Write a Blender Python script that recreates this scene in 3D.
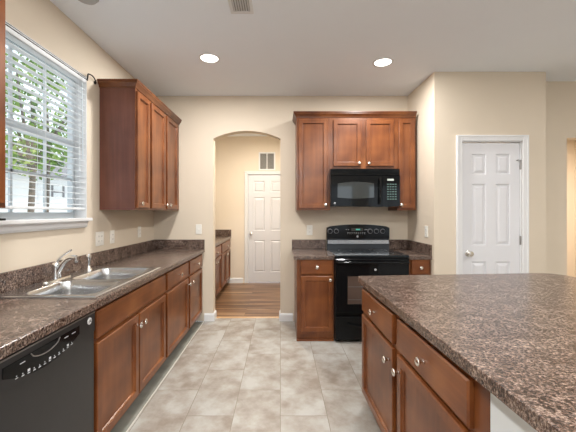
import bpy, bmesh, math, random
from mathutils import Vector, Matrix
random.seed(7)
S = bpy.context.scene
for o in list(bpy.data.objects):
    bpy.data.objects.remove(o)
C = S.collection
PI = math.pi

# ------------------------------------------------------------------ camera, sky, exposure
cam = bpy.data.objects.new('camera', bpy.data.cameras.new('camera'))
C.objects.link(cam)
cam.location = (0, 0, 1.327)
cam.rotation_euler = (PI / 2, 0, 0)
cam.data.sensor_width = 36
cam.data.lens = 20.16
cam.data.shift_x = 0.0132
cam.data.shift_y = -0.00694
cam.data.clip_start = 0.02
S.camera = cam

W = bpy.data.worlds.new('sky')
S.world = W
W.use_nodes = True
bg = W.node_tree.nodes['Background']
bg.inputs[0].default_value = (0.83, 0.92, 1.0, 1)
bg.inputs[1].default_value = 1.6
S.view_settings.view_transform = 'Standard'
S.view_settings.look = 'None'
S.view_settings.gamma = 1
S.view_settings.use_curve_mapping = False
S.view_settings.exposure = 0.03
CAN_POWER = 30.0
CAN_COLOR = (1.0, 0.985, 0.965)
HALL_POWER = 38.0
FILL_POWER = 28.0
sun = bpy.data.objects.new('sun', bpy.data.lights.new('sun', 'SUN'))
C.objects.link(sun)
sun.data.energy = 3.0
sun.data.angle = 0.02
sun.rotation_euler = (math.radians(-14), math.radians(34), 0)

# ------------------------------------------------------------------ materials
def new_mat(name):
    m = bpy.data.materials.new(name)
    m.use_nodes = True
    return m, m.node_tree.nodes, m.node_tree.links, m.node_tree.nodes['Principled BSDF']

def plain(name, col, rough=0.5, metal=0.0, coat=0.0, emit=0.0, bump=0.0, bscale=200, var=0.04, spec=0.5):
    m, N, L, B = new_mat(name)
    tc = N.new('ShaderNodeTexCoord')
    no = N.new('ShaderNodeTexNoise'); no.inputs['Scale'].default_value = 6
    no.inputs['Detail'].default_value = 3
    L.new(tc.outputs['Object'], no.inputs['Vector'])
    mx = N.new('ShaderNodeMix'); mx.data_type = 'RGBA'
    mx.inputs[6].default_value = tuple(c * (1 - var) for c in col) + (1,)
    mx.inputs[7].default_value = tuple(min(1, c * (1 + var)) for c in col) + (1,)
    L.new(no.outputs['Fac'], mx.inputs[0])
    L.new(mx.outputs[2], B.inputs['Base Color'])
    B.inputs['Roughness'].default_value = rough
    B.inputs['Metallic'].default_value = metal
    B.inputs['Coat Weight'].default_value = coat
    B.inputs['Coat Roughness'].default_value = 0.08
    B.inputs['Specular IOR Level'].default_value = spec
    if emit:
        B.inputs['Emission Color'].default_value = tuple(col) + (1,)
        B.inputs['Emission Strength'].default_value = emit
    if bump:
        n2 = N.new('ShaderNodeTexNoise'); n2.inputs['Scale'].default_value = bscale
        L.new(tc.outputs['Object'], n2.inputs['Vector'])
        bp = N.new('ShaderNodeBump'); bp.inputs['Strength'].default_value = bump
        bp.inputs['Distance'].default_value = 0.002
        L.new(n2.outputs['Fac'], bp.inputs['Height'])
        L.new(bp.outputs[0], B.inputs['Normal'])
    return m

def ramp(N, stops):
    r = N.new('ShaderNodeValToRGB')
    e = r.color_ramp.elements
    while len(e) < len(stops):
        e.new(0.5)
    for q, (p, c) in zip(e, stops):
        q.position = p; q.color = tuple(c) + (1,)
    return r

def wood(name, stops, axis='z', rough=0.33, grain=0.55, coat=0.15, fig=4.0):
    m, N, L, B = new_mat(name)
    tc = N.new('ShaderNodeTexCoord')
    mp = N.new('ShaderNodeMapping')
    s = [38, 38, 38]; s['xyz'.index(axis)] = 1.6
    mp.inputs['Scale'].default_value = s
    L.new(tc.outputs['Object'], mp.inputs['Vector'])
    n1 = N.new('ShaderNodeTexNoise'); n1.inputs['Scale'].default_value = 1.0
    n1.inputs['Detail'].default_value = 6; n1.inputs['Distortion'].default_value = 0.6
    L.new(mp.outputs[0], n1.inputs['Vector'])
    n2 = N.new('ShaderNodeTexNoise'); n2.inputs['Scale'].default_value = fig
    n2.inputs['Detail'].default_value = 2
    L.new(tc.outputs['Object'], n2.inputs['Vector'])
    ad = N.new('ShaderNodeMath'); ad.operation = 'MULTIPLY_ADD'
    ad.inputs[1].default_value = 0.45 * grain
    L.new(n1.outputs['Fac'], ad.inputs[0])
    mu = N.new('ShaderNodeMath'); mu.operation = 'MULTIPLY'; mu.inputs[1].default_value = 1 - 0.45 * grain
    L.new(n2.outputs['Fac'], mu.inputs[0]); L.new(mu.outputs[0], ad.inputs[2])
    r = ramp(N, stops)
    L.new(ad.outputs[0], r.inputs[0]); L.new(r.outputs[0], B.inputs['Base Color'])
    B.inputs['Roughness'].default_value = rough
    B.inputs['Specular IOR Level'].default_value = 0.35
    B.inputs['Coat Weight'].default_value = coat
    B.inputs['Coat Roughness'].default_value = 0.2
    return m

CH = [(0.30, (0.075, 0.020, 0.006)), (0.50, (0.155, 0.047, 0.013)), (0.70, (0.245, 0.085, 0.025))]
M = {}
M['cherry'] = wood('cherry_vertical', CH, 'z')
M['cherry_h'] = wood('cherry_horizontal', CH, 'x')
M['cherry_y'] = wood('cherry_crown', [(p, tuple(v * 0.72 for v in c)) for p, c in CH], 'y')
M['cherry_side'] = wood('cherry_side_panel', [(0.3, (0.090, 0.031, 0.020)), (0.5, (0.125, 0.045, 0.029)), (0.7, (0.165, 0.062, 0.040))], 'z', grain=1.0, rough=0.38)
M['wall'] = plain('wall_paint', (0.640, 0.555, 0.442), 0.75, var=0.015, bump=0.15, bscale=300)
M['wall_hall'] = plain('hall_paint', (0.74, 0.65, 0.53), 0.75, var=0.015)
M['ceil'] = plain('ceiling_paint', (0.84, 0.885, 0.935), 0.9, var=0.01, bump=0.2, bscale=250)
M['white'] = plain('white_paint', (0.70, 0.70, 0.70), 0.4, var=0.01)
M['door_white'] = plain('door_white', (0.67, 0.67, 0.69), 0.42, var=0.01)
M['blind'] = plain('blind_white', (0.72, 0.745, 0.76), 0.45, var=0.01)
M['vinyl'] = plain('window_vinyl', (0.60, 0.65, 0.68), 0.4, var=0.01)
M['nickel'] = plain('brushed_nickel', (0.80, 0.77, 0.72), 0.22, 1.0)
M['hinge'] = plain('hinge_metal', (0.30, 0.29, 0.28), 0.35, 0.9)
M['ring_grey'] = plain('ring_grey', (0.22, 0.22, 0.23), 0.4)
M['ring_light'] = plain('louvre_grey', (0.36, 0.35, 0.33), 0.5)
M['chrome'] = plain('chrome', (0.86, 0.87, 0.88), 0.08, 1.0)
M['steel'] = plain('stainless', (0.56, 0.57, 0.58), 0.24, 1.0, var=0.06)
M['black'] = plain('gloss_black', (0.005, 0.0055, 0.006), 0.08, spec=0.22)
M['black_satin'] = plain('satin_black', (0.008, 0.0085, 0.009), 0.3, spec=0.22)
M['black_matte'] = plain('matte_black', (0.012, 0.012, 0.013), 0.6)
M['dw'] = plain('dishwasher_black', (0.016, 0.016, 0.017), 0.28, var=0.15, bump=0.35, bscale=9)
M['glass_top'] = plain('cooktop_glass', (0.012, 0.016, 0.019), 0.10, spec=0.5)
M['oven_glass'] = plain('oven_glass', (0.085, 0.058, 0.046), 0.15, spec=0.3)
M['mw_glass'] = plain('microwave_glass', (0.030, 0.035, 0.036), 0.04, spec=0.8)
M['ring'] = plain('burner_ring', (0.10, 0.11, 0.12), 0.3)
M['lettering'] = plain('grey_lettering', (0.55, 0.56, 0.58), 0.5)
M['display'] = plain('green_display', (0.05, 0.35, 0.28), 0.4, emit=0.6)
M['iron'] = plain('dark_iron', (0.012, 0.010, 0.009), 0.45, 0.3)
M['plate'] = plain('ivory_plate', (0.76, 0.74, 0.68), 0.4, var=0.01)
M['slot'] = plain('slot_dark', (0.05, 0.045, 0.04), 0.6)
M['lamp'] = plain('lamp_lens', (1.0, 0.97, 0.92), 0.5, emit=6.0, var=0.0)
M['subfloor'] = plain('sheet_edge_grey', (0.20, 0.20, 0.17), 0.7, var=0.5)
M['gap'] = plain('vent_dark', (0.10, 0.10, 0.10), 0.8)
M['bark'] = plain('bark', (0.14, 0.12, 0.10), 0.9, var=0.5)
M['panel_grey'] = plain('pale_panel', (0.62, 0.66, 0.68), 0.45, var=0.01)
M['siding'] = plain('white_siding', (0.82, 0.83, 0.84), 0.7, var=0.01)
M['ground'] = plain('pale_ground', (0.62, 0.63, 0.60), 0.9, var=0.1)
M['roofing'] = plain('grey_shingle', (0.22, 0.22, 0.23), 0.9, var=0.3)

def leaf_mat():
    m, N, L, B = new_mat('leaves')
    tc = N.new('ShaderNodeTexCoord'); no = N.new('ShaderNodeTexNoise')
    no.inputs['Scale'].default_value = 2.4; no.inputs['Detail'].default_value = 4
    L.new(tc.outputs['Object'], no.inputs['Vector'])
    r = ramp(N, [(0.35, (0.06, 0.13, 0.025)), (0.5, (0.20, 0.36, 0.07)), (0.65, (0.42, 0.55, 0.16))])
    L.new(no.outputs['Fac'], r.inputs[0]); L.new(r.outputs[0], B.inputs['Base Color'])
    B.inputs['Roughness'].default_value = 0.6
    tr = N.new('ShaderNodeBsdfTranslucent'); L.new(r.outputs[0], tr.inputs[0])
    mx = N.new('ShaderNodeMixShader'); mx.inputs[0].default_value = 0.45
    L.new(B.outputs[0], mx.inputs[1]); L.new(tr.outputs[0], mx.inputs[2])
    L.new(mx.outputs[0], N['Material Output'].inputs['Surface'])
    return m
M['leaf'] = leaf_mat()

def glass_mat():
    m, N, L, B = new_mat('window_glass')
    t = N.new('ShaderNodeBsdfTransparent'); g = N.new('ShaderNodeBsdfGlossy')
    g.inputs['Roughness'].default_value = 0.02
    mx = N.new('ShaderNodeMixShader'); mx.inputs[0].default_value = 0.05
    L.new(t.outputs[0], mx.inputs[1]); L.new(g.outputs[0], mx.inputs[2])
    L.new(mx.outputs[0], N['Material Output'].inputs['Surface'])
    return m
M['glass'] = glass_mat()

def laminate_mat():
    m, N, L, B = new_mat('granite_laminate')
    tc = N.new('ShaderNodeTexCoord')
    mp = N.new('ShaderNodeMapping'); mp.inputs['Scale'].default_value = (1.0, 1.35, 1.0)
    mp.inputs['Rotation'].default_value = (0, 0, 0.5)
    L.new(tc.outputs['Object'], mp.inputs['Vector'])
    n0 = N.new('ShaderNodeTexNoise'); n0.inputs['Scale'].default_value = 14; n0.inputs['Detail'].default_value = 2
    L.new(mp.outputs[0], n0.inputs['Vector'])
    n1 = N.new('ShaderNodeTexNoise'); n1.inputs['Scale'].default_value = 120
    n1.inputs['Detail'].default_value = 5; n1.inputs['Roughness'].default_value = 0.75
    n1.inputs['Distortion'].default_value = 0.25
    L.new(mp.outputs[0], n1.inputs['Vector'])
    r1 = ramp(N, [(0.39, (0.012, 0.009, 0.009)), (0.45, (0.060, 0.034, 0.024)), (0.50, (0.130, 0.076, 0.051)),
                  (0.55, (0.165, 0.130, 0.115)), (0.62, (0.36, 0.26, 0.20))])
    sh = N.new('ShaderNodeMath'); sh.operation = 'MULTIPLY_ADD'; sh.inputs[1].default_value = 0.16
    L.new(n0.outputs['Fac'], sh.inputs[0])
    sc = N.new('ShaderNodeMath'); sc.operation = 'MULTIPLY_ADD'; sc.inputs[1].default_value = 1.0; sc.inputs[2].default_value = -0.08
    L.new(n1.outputs['Fac'], sc.inputs[0]); L.new(sc.outputs[0], sh.inputs[2])
    L.new(sh.outputs[0], r1.inputs[0])
    v = N.new('ShaderNodeTexVoronoi'); v.inputs['Scale'].default_value = 120
    L.new(mp.outputs[0], v.inputs['Vector'])
    r2 = ramp(N, [(0.0, (0.05, 0.045, 0.05)), (0.26, (0.28, 0.30, 0.36)), (0.30, (1, 1, 1)), (1.0, (1, 1, 1))])
    sx = N.new('ShaderNodeSeparateColor'); L.new(v.outputs['Color'], sx.inputs[0])
    L.new(sx.outputs[0], r2.inputs[0])
    mx = N.new('ShaderNodeMix'); mx.data_type = 'RGBA'; mx.blend_type = 'MULTIPLY'; mx.inputs[0].default_value = 0.55
    L.new(r1.outputs[0], mx.inputs[6]); L.new(r2.outputs[0], mx.inputs[7])
    L.new(mx.outputs[2], B.inputs['Base Color'])
    B.inputs['Roughness'].default_value = 0.24
    B.inputs['Specular IOR Level'].default_value = 0.55
    return m
M['laminate'] = laminate_mat()

def tile_mat():
    m, N, L, B = new_mat('floor_tile')
    tc = N.new('ShaderNodeTexCoord')
    sp = N.new('ShaderNodeSeparateXYZ'); L.new(tc.outputs['Object'], sp.inputs[0])
    cb = N.new('ShaderNodeCombineXYZ')
    ax = N.new('ShaderNodeMath'); ax.operation = 'ADD'; ax.inputs[1].default_value = 20 * 0.61 - 2.10 + 0.305
    L.new(sp.outputs[1], ax.inputs[0]); L.new(ax.outputs[0], cb.inputs[0])
    ay = N.new('ShaderNodeMath'); ay.operation = 'ADD'; ay.inputs[1].default_value = 20 * 0.305
    L.new(sp.outputs[0], ay.inputs[0]); L.new(ay.outputs[0], cb.inputs[1])
    br = N.new('ShaderNodeTexBrick')
    br.inputs['Scale'].default_value = 1
    br.inputs['Brick Width'].default_value = 0.61
    br.inputs['Row Height'].default_value = 0.305
    br.inputs['Mortar Size'].default_value = 0.0022
    br.inputs['Mortar Smooth'].default_value = 0.1
    br.inputs['Bias'].default_value = 0.0
    br.offset = 0.5; br.offset_frequency = 2; br.squash = 1.0
    br.inputs['Color1'].default_value = (0, 0, 0, 1); br.inputs['Color2'].default_value = (1, 1, 1, 1)
    L.new(cb.outputs[0], br.inputs['Vector'])
    n = N.new('ShaderNodeTexNoise'); n.noise_dimensions = '4D'
    n.inputs['Scale'].default_value = 5.0; n.inputs['Detail'].default_value = 8; n.inputs['Roughness'].default_value = 0.6
    L.new(tc.outputs['Object'], n.inputs['Vector'])
    wv = N.new('ShaderNodeMath'); wv.operation = 'MULTIPLY'; wv.inputs[1].default_value = 7
    sc = N.new('ShaderNodeSeparateColor'); L.new(br.outputs['Color'], sc.inputs[0])
    L.new(sc.outputs[0], wv.inputs[0]); L.new(wv.outputs[0], n.inputs['W'])
    r = ramp(N, [(0.36, (0.235, 0.195, 0.158)), (0.48, (0.320, 0.290, 0.252)), (0.62, (0.405, 0.395, 0.365))])
    L.new(n.outputs['Fac'], r.inputs[0])
    mx = N.new('ShaderNodeMix'); mx.data_type = 'RGBA'
    L.new(br.outputs['Fac'], mx.inputs[0]); L.new(r.outputs[0], mx.inputs[6])
    mx.inputs[7].default_value = (0.20, 0.165, 0.125, 1)
    L.new(mx.outputs[2], B.inputs['Base Color'])
    B.inputs['Roughness'].default_value = 0.42
    bp = N.new('ShaderNodeBump'); bp.inputs['Strength'].default_value = 0.4; bp.invert = True
    bp.inputs['Distance'].default_value = 0.003
    L.new(br.outputs['Fac'], bp.inputs['Height']); L.new(bp.outputs[0], B.inputs['Normal'])
    return m
M['tile'] = tile_mat()

def plank_mat():
    m, N, L, B = new_mat('floor_planks')
    tc = N.new('ShaderNodeTexCoord')
    br = N.new('ShaderNodeTexBrick'); br.inputs['Scale'].default_value = 1
    br.inputs['Brick Width'].default_value = 1.25; br.inputs['Row Height'].default_value = 0.115
    br.inputs['Mortar Size'].default_value = 0.0015; br.offset = 0.37
    br.inputs['Color1'].default_value = (0, 0, 0, 1); br.inputs['Color2'].default_value = (1, 1, 1, 1)
    L.new(tc.outputs['Object'], br.inputs['Vector'])
    mp = N.new('ShaderNodeMapping'); mp.inputs['Scale'].default_value = (0.8, 20, 1)
    L.new(tc.outputs['Object'], mp.inputs['Vector'])
    n = N.new('ShaderNodeTexNoise'); n.noise_dimensions = '4D'
    n.inputs['Scale'].default_value = 1; n.inputs['Detail'].default_value = 5; n.inputs['Distortion'].default_value = 0.5
    L.new(mp.outputs[0], n.inputs['Vector'])
    sc = N.new('ShaderNodeSeparateColor'); L.new(br.outputs['Color'], sc.inputs[0])
    wv = N.new('ShaderNodeMath'); wv.operation = 'MULTIPLY'; wv.inputs[1].default_value = 9
    L.new(sc.outputs[0], wv.inputs[0]); L.new(wv.outputs[0], n.inputs['W'])
    ad = N.new('ShaderNodeMath'); ad.operation = 'MULTIPLY_ADD'; ad.inputs[1].default_value = 0.10
    s2 = N.new('ShaderNodeMath'); s2.operation = 'SUBTRACT'; s2.inputs[1].default_value = 0.05
    L.new(n.outputs['Fac'], s2.inputs[0])
    L.new(sc.outputs[0], ad.inputs[0]); L.new(s2.outputs[0], ad.inputs[2])
    r = ramp(N, [(0.36, (0.085, 0.042, 0.020)), (0.5, (0.195, 0.102, 0.050)), (0.64, (0.36, 0.22, 0.12))])
    L.new(ad.outputs[0], r.inputs[0])
    mx = N.new('ShaderNodeMix'); mx.data_type = 'RGBA'
    L.new(br.outputs['Fac'], mx.inputs[0]); L.new(r.outputs[0], mx.inputs[6])
    mx.inputs[7].default_value = (0.10, 0.05, 0.02, 1)
    L.new(mx.outputs[2], B.inputs['Base Color'])
    B.inputs['Roughness'].default_value = 0.35
    return m
M['plank'] = plank_mat()

# ------------------------------------------------------------------ mesh helpers
def thing(name, label, cat, loc=(0, 0, 0), rz=0, group=None):
    o = bpy.data.objects.new(name, None)
    C.objects.link(o)
    o.empty_display_size = 0.1
    o.location = loc; o.rotation_euler = (0, 0, rz)
    o['label'] = label; o['category'] = cat
    if group: o['group'] = group
    return o

def obj(name, bm, mat, parent=None, smooth=False, label=None, loc=None):
    me = bpy.data.meshes.new(name)
    bmesh.ops.recalc_face_normals(bm, faces=bm.faces)
    bm.to_mesh(me); bm.free()
    me.materials.append(mat)
    if smooth:
        for p in me.polygons: p.use_smooth = True
        try:
            me.set_sharp_from_angle(angle=math.radians(38))
        except Exception:
            pass
    o = bpy.data.objects.new(name, me)
    C.objects.link(o)
    if parent: o.parent = parent
    if loc: o.location = loc
    if label: o['label'] = label
    return o

def tag(o, label, cat, group=None):
    o['label'] = label; o['category'] = cat
    if group: o['group'] = group
    return o

def struct(name, bm, mat):
    o = obj(name, bm, mat); o['kind'] = 'structure'; return o

def dup(root, loc=None, rz=None, label=None, group=None):
    def rec(o, par):
        c = o.copy(); C.objects.link(c)
        if par: c.parent = par
        for k in o.children: rec(k, c)
        return c
    r = rec(root, None)
    if loc is not None: r.location = loc
    if rz is not None: r.rotation_euler = (0, 0, rz)
    if label: r['label'] = label
    if group: r['group'] = group
    return r

def B_(): return bmesh.new()

def box(bm, a, b, bev=0.0, seg=1):
    x0, y0, z0 = [min(p, q) for p, q in zip(a, b)]
    x1, y1, z1 = [max(p, q) for p, q in zip(a, b)]
    v = [bm.verts.new(p) for p in ((x0, y0, z0), (x1, y0, z0), (x1, y1, z0), (x0, y1, z0),
                                   (x0, y0, z1), (x1, y0, z1), (x1, y1, z1), (x0, y1, z1))]
    f = [bm.faces.new([v[i] for i in q]) for q in ((0, 3, 2, 1), (4, 5, 6, 7), (0, 1, 5, 4), (1, 2, 6, 5), (2, 3, 7, 6), (3, 0, 4, 7))]
    if bev:
        es = set(e for q in f for e in q.edges)
        bmesh.ops.bevel(bm, geom=list(es), offset=bev, segments=seg, affect='EDGES', profile=0.5)
    return bm

def prism(bm, pts, axis, a, b):
    """closed polygon pts (2D) extruded along axis from a to b. axis x: pts=(y,z); y: (x,z); z: (x,y)"""
    def P(p, t):
        return {'x': (t, p[0], p[1]), 'y': (p[0], t, p[1]), 'z': (p[0], p[1], t)}[axis]
    u = [bm.verts.new(P(p, a)) for p in pts]; w = [bm.verts.new(P(p, b)) for p in pts]
    n = len(pts)
    bm.faces.new(u); bm.faces.new(w)
    for i in range(n):
        bm.faces.new((u[i], u[(i + 1) % n], w[(i + 1) % n], w[i]))
    return bm

def lathe(bm, prof, n=20, mat=None, cap=True):
    """prof: (r, h) list revolved about +Z; mat: Matrix applied"""
    mat = mat or Matrix()
    rings = []
    for r, h in prof:
        if r < 1e-6:
            rings.append([bm.verts.new(mat @ Vector((0, 0, h)))])
        else:
            rings.append([bm.verts.new(mat @ Vector((r * math.cos(2 * PI * i / n), r * math.sin(2 * PI * i / n), h))) for i in range(n)])
    for a, b in zip(rings, rings[1:]):
        for i in range(n):
            j = (i + 1) % n
            if len(a) == 1 and len(b) == 1: continue
            if len(a) == 1: bm.faces.new((a[0], b[i], b[j]))
            elif len(b) == 1: bm.faces.new((a[i], a[j], b[0]))
            else: bm.faces.new((a[i], a[j], b[j], b[i]))
    for r in ((rings[0], rings[-1]) if cap else ()):
        if len(r) > 1:
            bm.faces.new(r)
    return bm

def tube(bm, pts, rad, n=10, taper=None):
    pts = [Vector(p) for p in pts]
    rings = []
    up = Vector((0, 0, 1))
    for i, p in enumerate(pts):
        d = (pts[min(i + 1, len(pts) - 1)] - pts[max(i - 1, 0)]).normalized()
        a = d.cross(up)
        if a.length < 1e-3: a = d.cross(Vector((1, 0, 0)))
        a.normalize(); b = d.cross(a).normalized()
        if rings and (a.dot(pa) < 0): a = -a; b = -b
        pa = a
        r = rad if taper is None else rad * (1 + (taper - 1) * i / (len(pts) - 1))
        rings.append([bm.verts.new(p + a * r * math.cos(2 * PI * k / n) + b * r * math.sin(2 * PI * k / n)) for k in range(n)])
    for a, b in zip(rings, rings[1:]):
        for k in range(n):
            bm.faces.new((a[k], a[(k + 1) % n], b[(k + 1) % n], b[k]))
    bm.faces.new(rings[0]); bm.faces.new(rings[-1])
    return bm

def bez(p0, p1, p2, p3, n=12):
    p0, p1, p2, p3 = map(Vector, (p0, p1, p2, p3))
    return [(1 - t) ** 3 * p0 + 3 * (1 - t) ** 2 * t * p1 + 3 * (1 - t) * t * t * p2 + t ** 3 * p3 for t in [i / n for i in range(n + 1)]]

def sweep(bm, prof, path):
    """prof: closed (out, z) polygon swept along a 2D path with mitres; out is to the right of travel"""
    n = len(path); rows = []
    for i, p in enumerate(path):
        p = Vector(p)
        ds = []
        if i > 0: ds.append((p - Vector(path[i - 1])).normalized())
        if i < n - 1: ds.append((Vector(path[i + 1]) - p).normalized())
        ns = [Vector((d.y, -d.x)) for d in ds]
        if len(ns) == 2:
            m = (ns[0] + ns[1]); m = m / (m.dot(ns[0]))
        else: m = ns[0]
        rows.append([bm.verts.new((p.x + m.x * o, p.y + m.y * o, z)) for o, z in prof])
    k = len(prof)
    for a, b in zip(rows, rows[1:]):
        for i in range(k):
            bm.faces.new((a[i], a[(i + 1) % k], b[(i + 1) % k], b[i]))
    bm.faces.new(rows[0]); bm.faces.new(rows[-1])
    return bm

def front(bm, x0, x1, z0, z1, yb, yf, xs=(), zs=(), cells=None, prof=(), e=0.003):
    """slab x0..x1, z0..z1, back at yb, front face at yf (yf<yb) with a grid of panels in its front"""
    X = [x0 + e] + list(xs) + [x1 - e]; Z = [z0 + e] + list(zs) + [z1 - e]
    def rect(a, b, c, d, y): return [bm.verts.new(p) for p in ((a, y, c), (b, y, c), (b, y, d), (a, y, d))]
    bk = rect(x0, x1, z0, z1, yb); sd = rect(x0, x1, z0, z1, yf + e)
    bm.faces.new(bk)
    g = [[bm.verts.new((x, yf, z)) for z in Z] for x in X]
    for i in range(4): bm.faces.new((bk[i], bk[(i + 1) % 4], sd[(i + 1) % 4], sd[i]))
    nx, nz = len(X), len(Z)
    bot = [g[i][0] for i in range(nx)]; rt = [g[-1][j] for j in range(nz)]
    top = [g[i][-1] for i in range(nx)]; lf = [g[0][j] for j in range(nz)]
    bm.faces.new([sd[0], sd[1]] + bot[::-1]); bm.faces.new([sd[1], sd[2]] + rt[::-1])
    bm.faces.new([sd[3], sd[2]] + top[::-1]); bm.faces.new([sd[0], sd[3]] + lf[::-1])
    for i in range(nx - 1):
        for j in range(nz - 1):
            q = [g[i][j], g[i + 1][j], g[i + 1][j + 1], g[i][j + 1]]
            if cells and (i, j) in cells:
                for ins, dy in prof:
                    r = rect(X[i] + ins, X[i + 1] - ins, Z[j] + ins, Z[j + 1] - ins, yf + dy)
                    for k in range(4): bm.faces.new((q[k], q[(k + 1) % 4], r[(k + 1) % 4], r[k]))
                    q = r
                bm.faces.new(q)
            else:
                bm.faces.new(q)
    return bm

def text_mesh(name, s, size, mat, parent, loc, rot, ext=0.0006):
    cu = bpy.data.curves.new(name, 'FONT'); cu.body = s; cu.size = size; cu.extrude = ext
    cu.align_x = 'CENTER'; cu.align_y = 'CENTER'
    t = bpy.data.objects.new('tmp_text', cu); C.objects.link(t)
    dg = bpy.context.evaluated_depsgraph_get()
    me = bpy.data.meshes.new_from_object(t.evaluated_get(dg))
    bpy.data.objects.remove(t)
    me.materials.clear(); me.materials.append(mat)
    o = bpy.data.objects.new(name, me); C.objects.link(o)
    o.parent = parent; o.location = loc; o.rotation_euler = rot
    return o

# ------------------------------------------------------------------ constants of the room
LX = -1.54; BY = 3.93; RX = 1.55; OY = 3.25; CZ = 2.74
CT = 0.88          # worktop top
CB = 0.841         # worktop underside
UZ0, UZ1 = 1.345, 2.40

# ------------------------------------------------------------------ shell
bm = B_(); box(bm, (LX + 0.615, -4.5, -0.05), (5.6, BY + 0.14, 0)); struct('floor', bm, M['tile'])
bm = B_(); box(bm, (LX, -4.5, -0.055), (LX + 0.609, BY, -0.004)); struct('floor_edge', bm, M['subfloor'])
bm = B_(); box(bm, (LX + 0.609, -4.5, -0.055), (LX + 0.615, BY, 0.002)); struct('trim_1', bm, plain('caulk_beige', (0.55, 0.52, 0.46), 0.6))
bm = B_(); box(bm, (-1.54, BY + 0.14, -0.05), (5.6, 6.2, -0.002)); struct('floor_hall', bm, M['plank'])
bm = B_(); prism(bm, [(4.03, 0), (4.045, 0.008), (4.075, 0.008), (4.09, 0)], 'x', -0.818, 0.0)
tr = struct('trim_2', bm, plain('oak_threshold', (0.42, 0.25, 0.12), 0.4))
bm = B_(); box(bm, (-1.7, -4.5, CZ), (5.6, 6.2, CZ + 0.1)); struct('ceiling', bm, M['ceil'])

WY0, WY1, WZ0, WZ1 = 1.64, 2.565, 1.275, 2.40
bm = B_()
xo = LX - 0.14
def wall_with_hole(bm, xa, xb, y0, y1, z0, z1, hy0, hy1, hz0, hz1):
    L_ = []
    for x in (xa, xb):
        o_ = [bm.verts.new((x, y, z)) for y, z in ((y0, z0), (y1, z0), (y1, z1), (y0, z1))]
        i_ = [bm.verts.new((x, y, z)) for y, z in ((hy0, hz0), (hy1, hz0), (hy1, hz1), (hy0, hz1))]
        for k in range(4): bm.faces.new((o_[k], o_[(k + 1) % 4], i_[(k + 1) % 4], i_[k]))
        L_.append((o_, i_))
    for k in range(4):
        for q in (0, 1): bm.faces.new((L_[0][q][k], L_[0][q][(k + 1) % 4], L_[1][q][(k + 1) % 4], L_[1][q][k]))
wall_with_hole(bm, xo, LX, -4.5, 6.1, 0, CZ, WY0, WY1, WZ0, WZ1)
struct('wall_left', bm, M['wall'])

arc = []
cxa, hw, zs_, za = -0.409, 0.409, 2.222, 2.316
R = (hw * hw + (za - zs_) ** 2) / (2 * (za - zs_)); a0 = math.asin(hw / R)
for i in range(25):
    a = -a0 + 2 * a0 * i / 24
    arc.append((cxa + R * math.sin(a), za - R + R * math.cos(a)))
pts = [(LX, 0), (-0.818, 0)] + arc + [(0, 0), (RX, 0), (RX, CZ), (LX, CZ)]
bm = B_(); prism(bm, pts, 'y', BY, BY + 0.12); struct('wall_back', bm, M['wall'])

bm = B_(); box(bm, (RX, OY + 0.12, 0), (RX + 0.12, BY + 0.12, CZ)); struct('wall_right', bm, M['wall'])
# wall with the pantry door
PX0, PX1, PZ = 1.826, 2.432, 2.04
bm = B_()
box(bm, (RX, OY, 0), (PX0, OY + 0.12, CZ)); box(bm, (PX1, OY, 0), (2.676, OY + 0.12, CZ)); box(bm, (PX0, OY, PZ), (PX1, OY + 0.12, CZ))
struct('wall_pantry', bm, M['wall'])
bm = B_(); box(bm, (2.556, OY + 0.12, 0), (2.676, 3.49, CZ)); struct('wall_return', bm, M['wall'])
bm = B_(); box(bm, (2.556, 3.49, 0), (3.10, 3.61, CZ)); box(bm, (3.10, 3.49, 2.13), (4.2, 3.61, CZ)); box(bm, (4.2, 3.49, 0), (5.5, 3.61, CZ))
struct('wall_dining', bm, M['wall'])
bm = B_(); box(bm, (0.45, 6.03, 0), (5.6, 6.15, CZ)); struct('wall_far_right', bm, M['wall_hall'])
bm = B_(); box(bm, (5.5, -4.5, 0), (5.62, 6.15, CZ)); struct('wall_east', bm, M['wall'])
# hall beyond the arch
HX0, HX1 = -0.61, 0.13
bm = B_()
box(bm, (LX, 6.03, 0), (HX0, 6.15, CZ)); box(bm, (HX1, 6.03, 0), (0.45, 6.15, CZ)); box(bm, (HX0, 6.03, 2.03), (HX1, 6.15, CZ))
struct('wall_hall', bm, M['wall_hall'])
bm = B_(); box(bm, (0.33, BY + 0.12, 0), (0.45, 6.03, CZ)); struct('wall_hall_right', bm, M['wall_hall'])
# rear wall behind the camera; three unglazed openings added to let daylight in
bm = B_()
for a, b in ((LX, -1.1), (0.5, 1.0), (2.6, 3.1), (4.7, 5.5)): box(bm, (a, -4.5, 0), (b, -4.38, CZ))
for a, b in ((-1.1, 0.5), (1.0, 2.6), (3.1, 4.7)):
    box(bm, (a, -4.5, 2.3), (b, -4.38, CZ))
    box(bm, (a, -4.5, 0), (b, -4.38, 0.25))
struct('wall_rear', bm, M['wall'])
for k, a in enumerate((-1.1, 1.0, 3.1)):
    bm = B_()
    for x in (a, a + 0.77, a + 1.54): box(bm, (x, -4.47, 0.25), (x + 0.06, -4.41, 2.3))
    for z in (0.25, 1.25, 2.24): box(bm, (a, -4.465, z), (a + 1.6, -4.415, z + 0.06))
    struct('window_%d' % (k + 2), bm, M['vinyl'])

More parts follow.
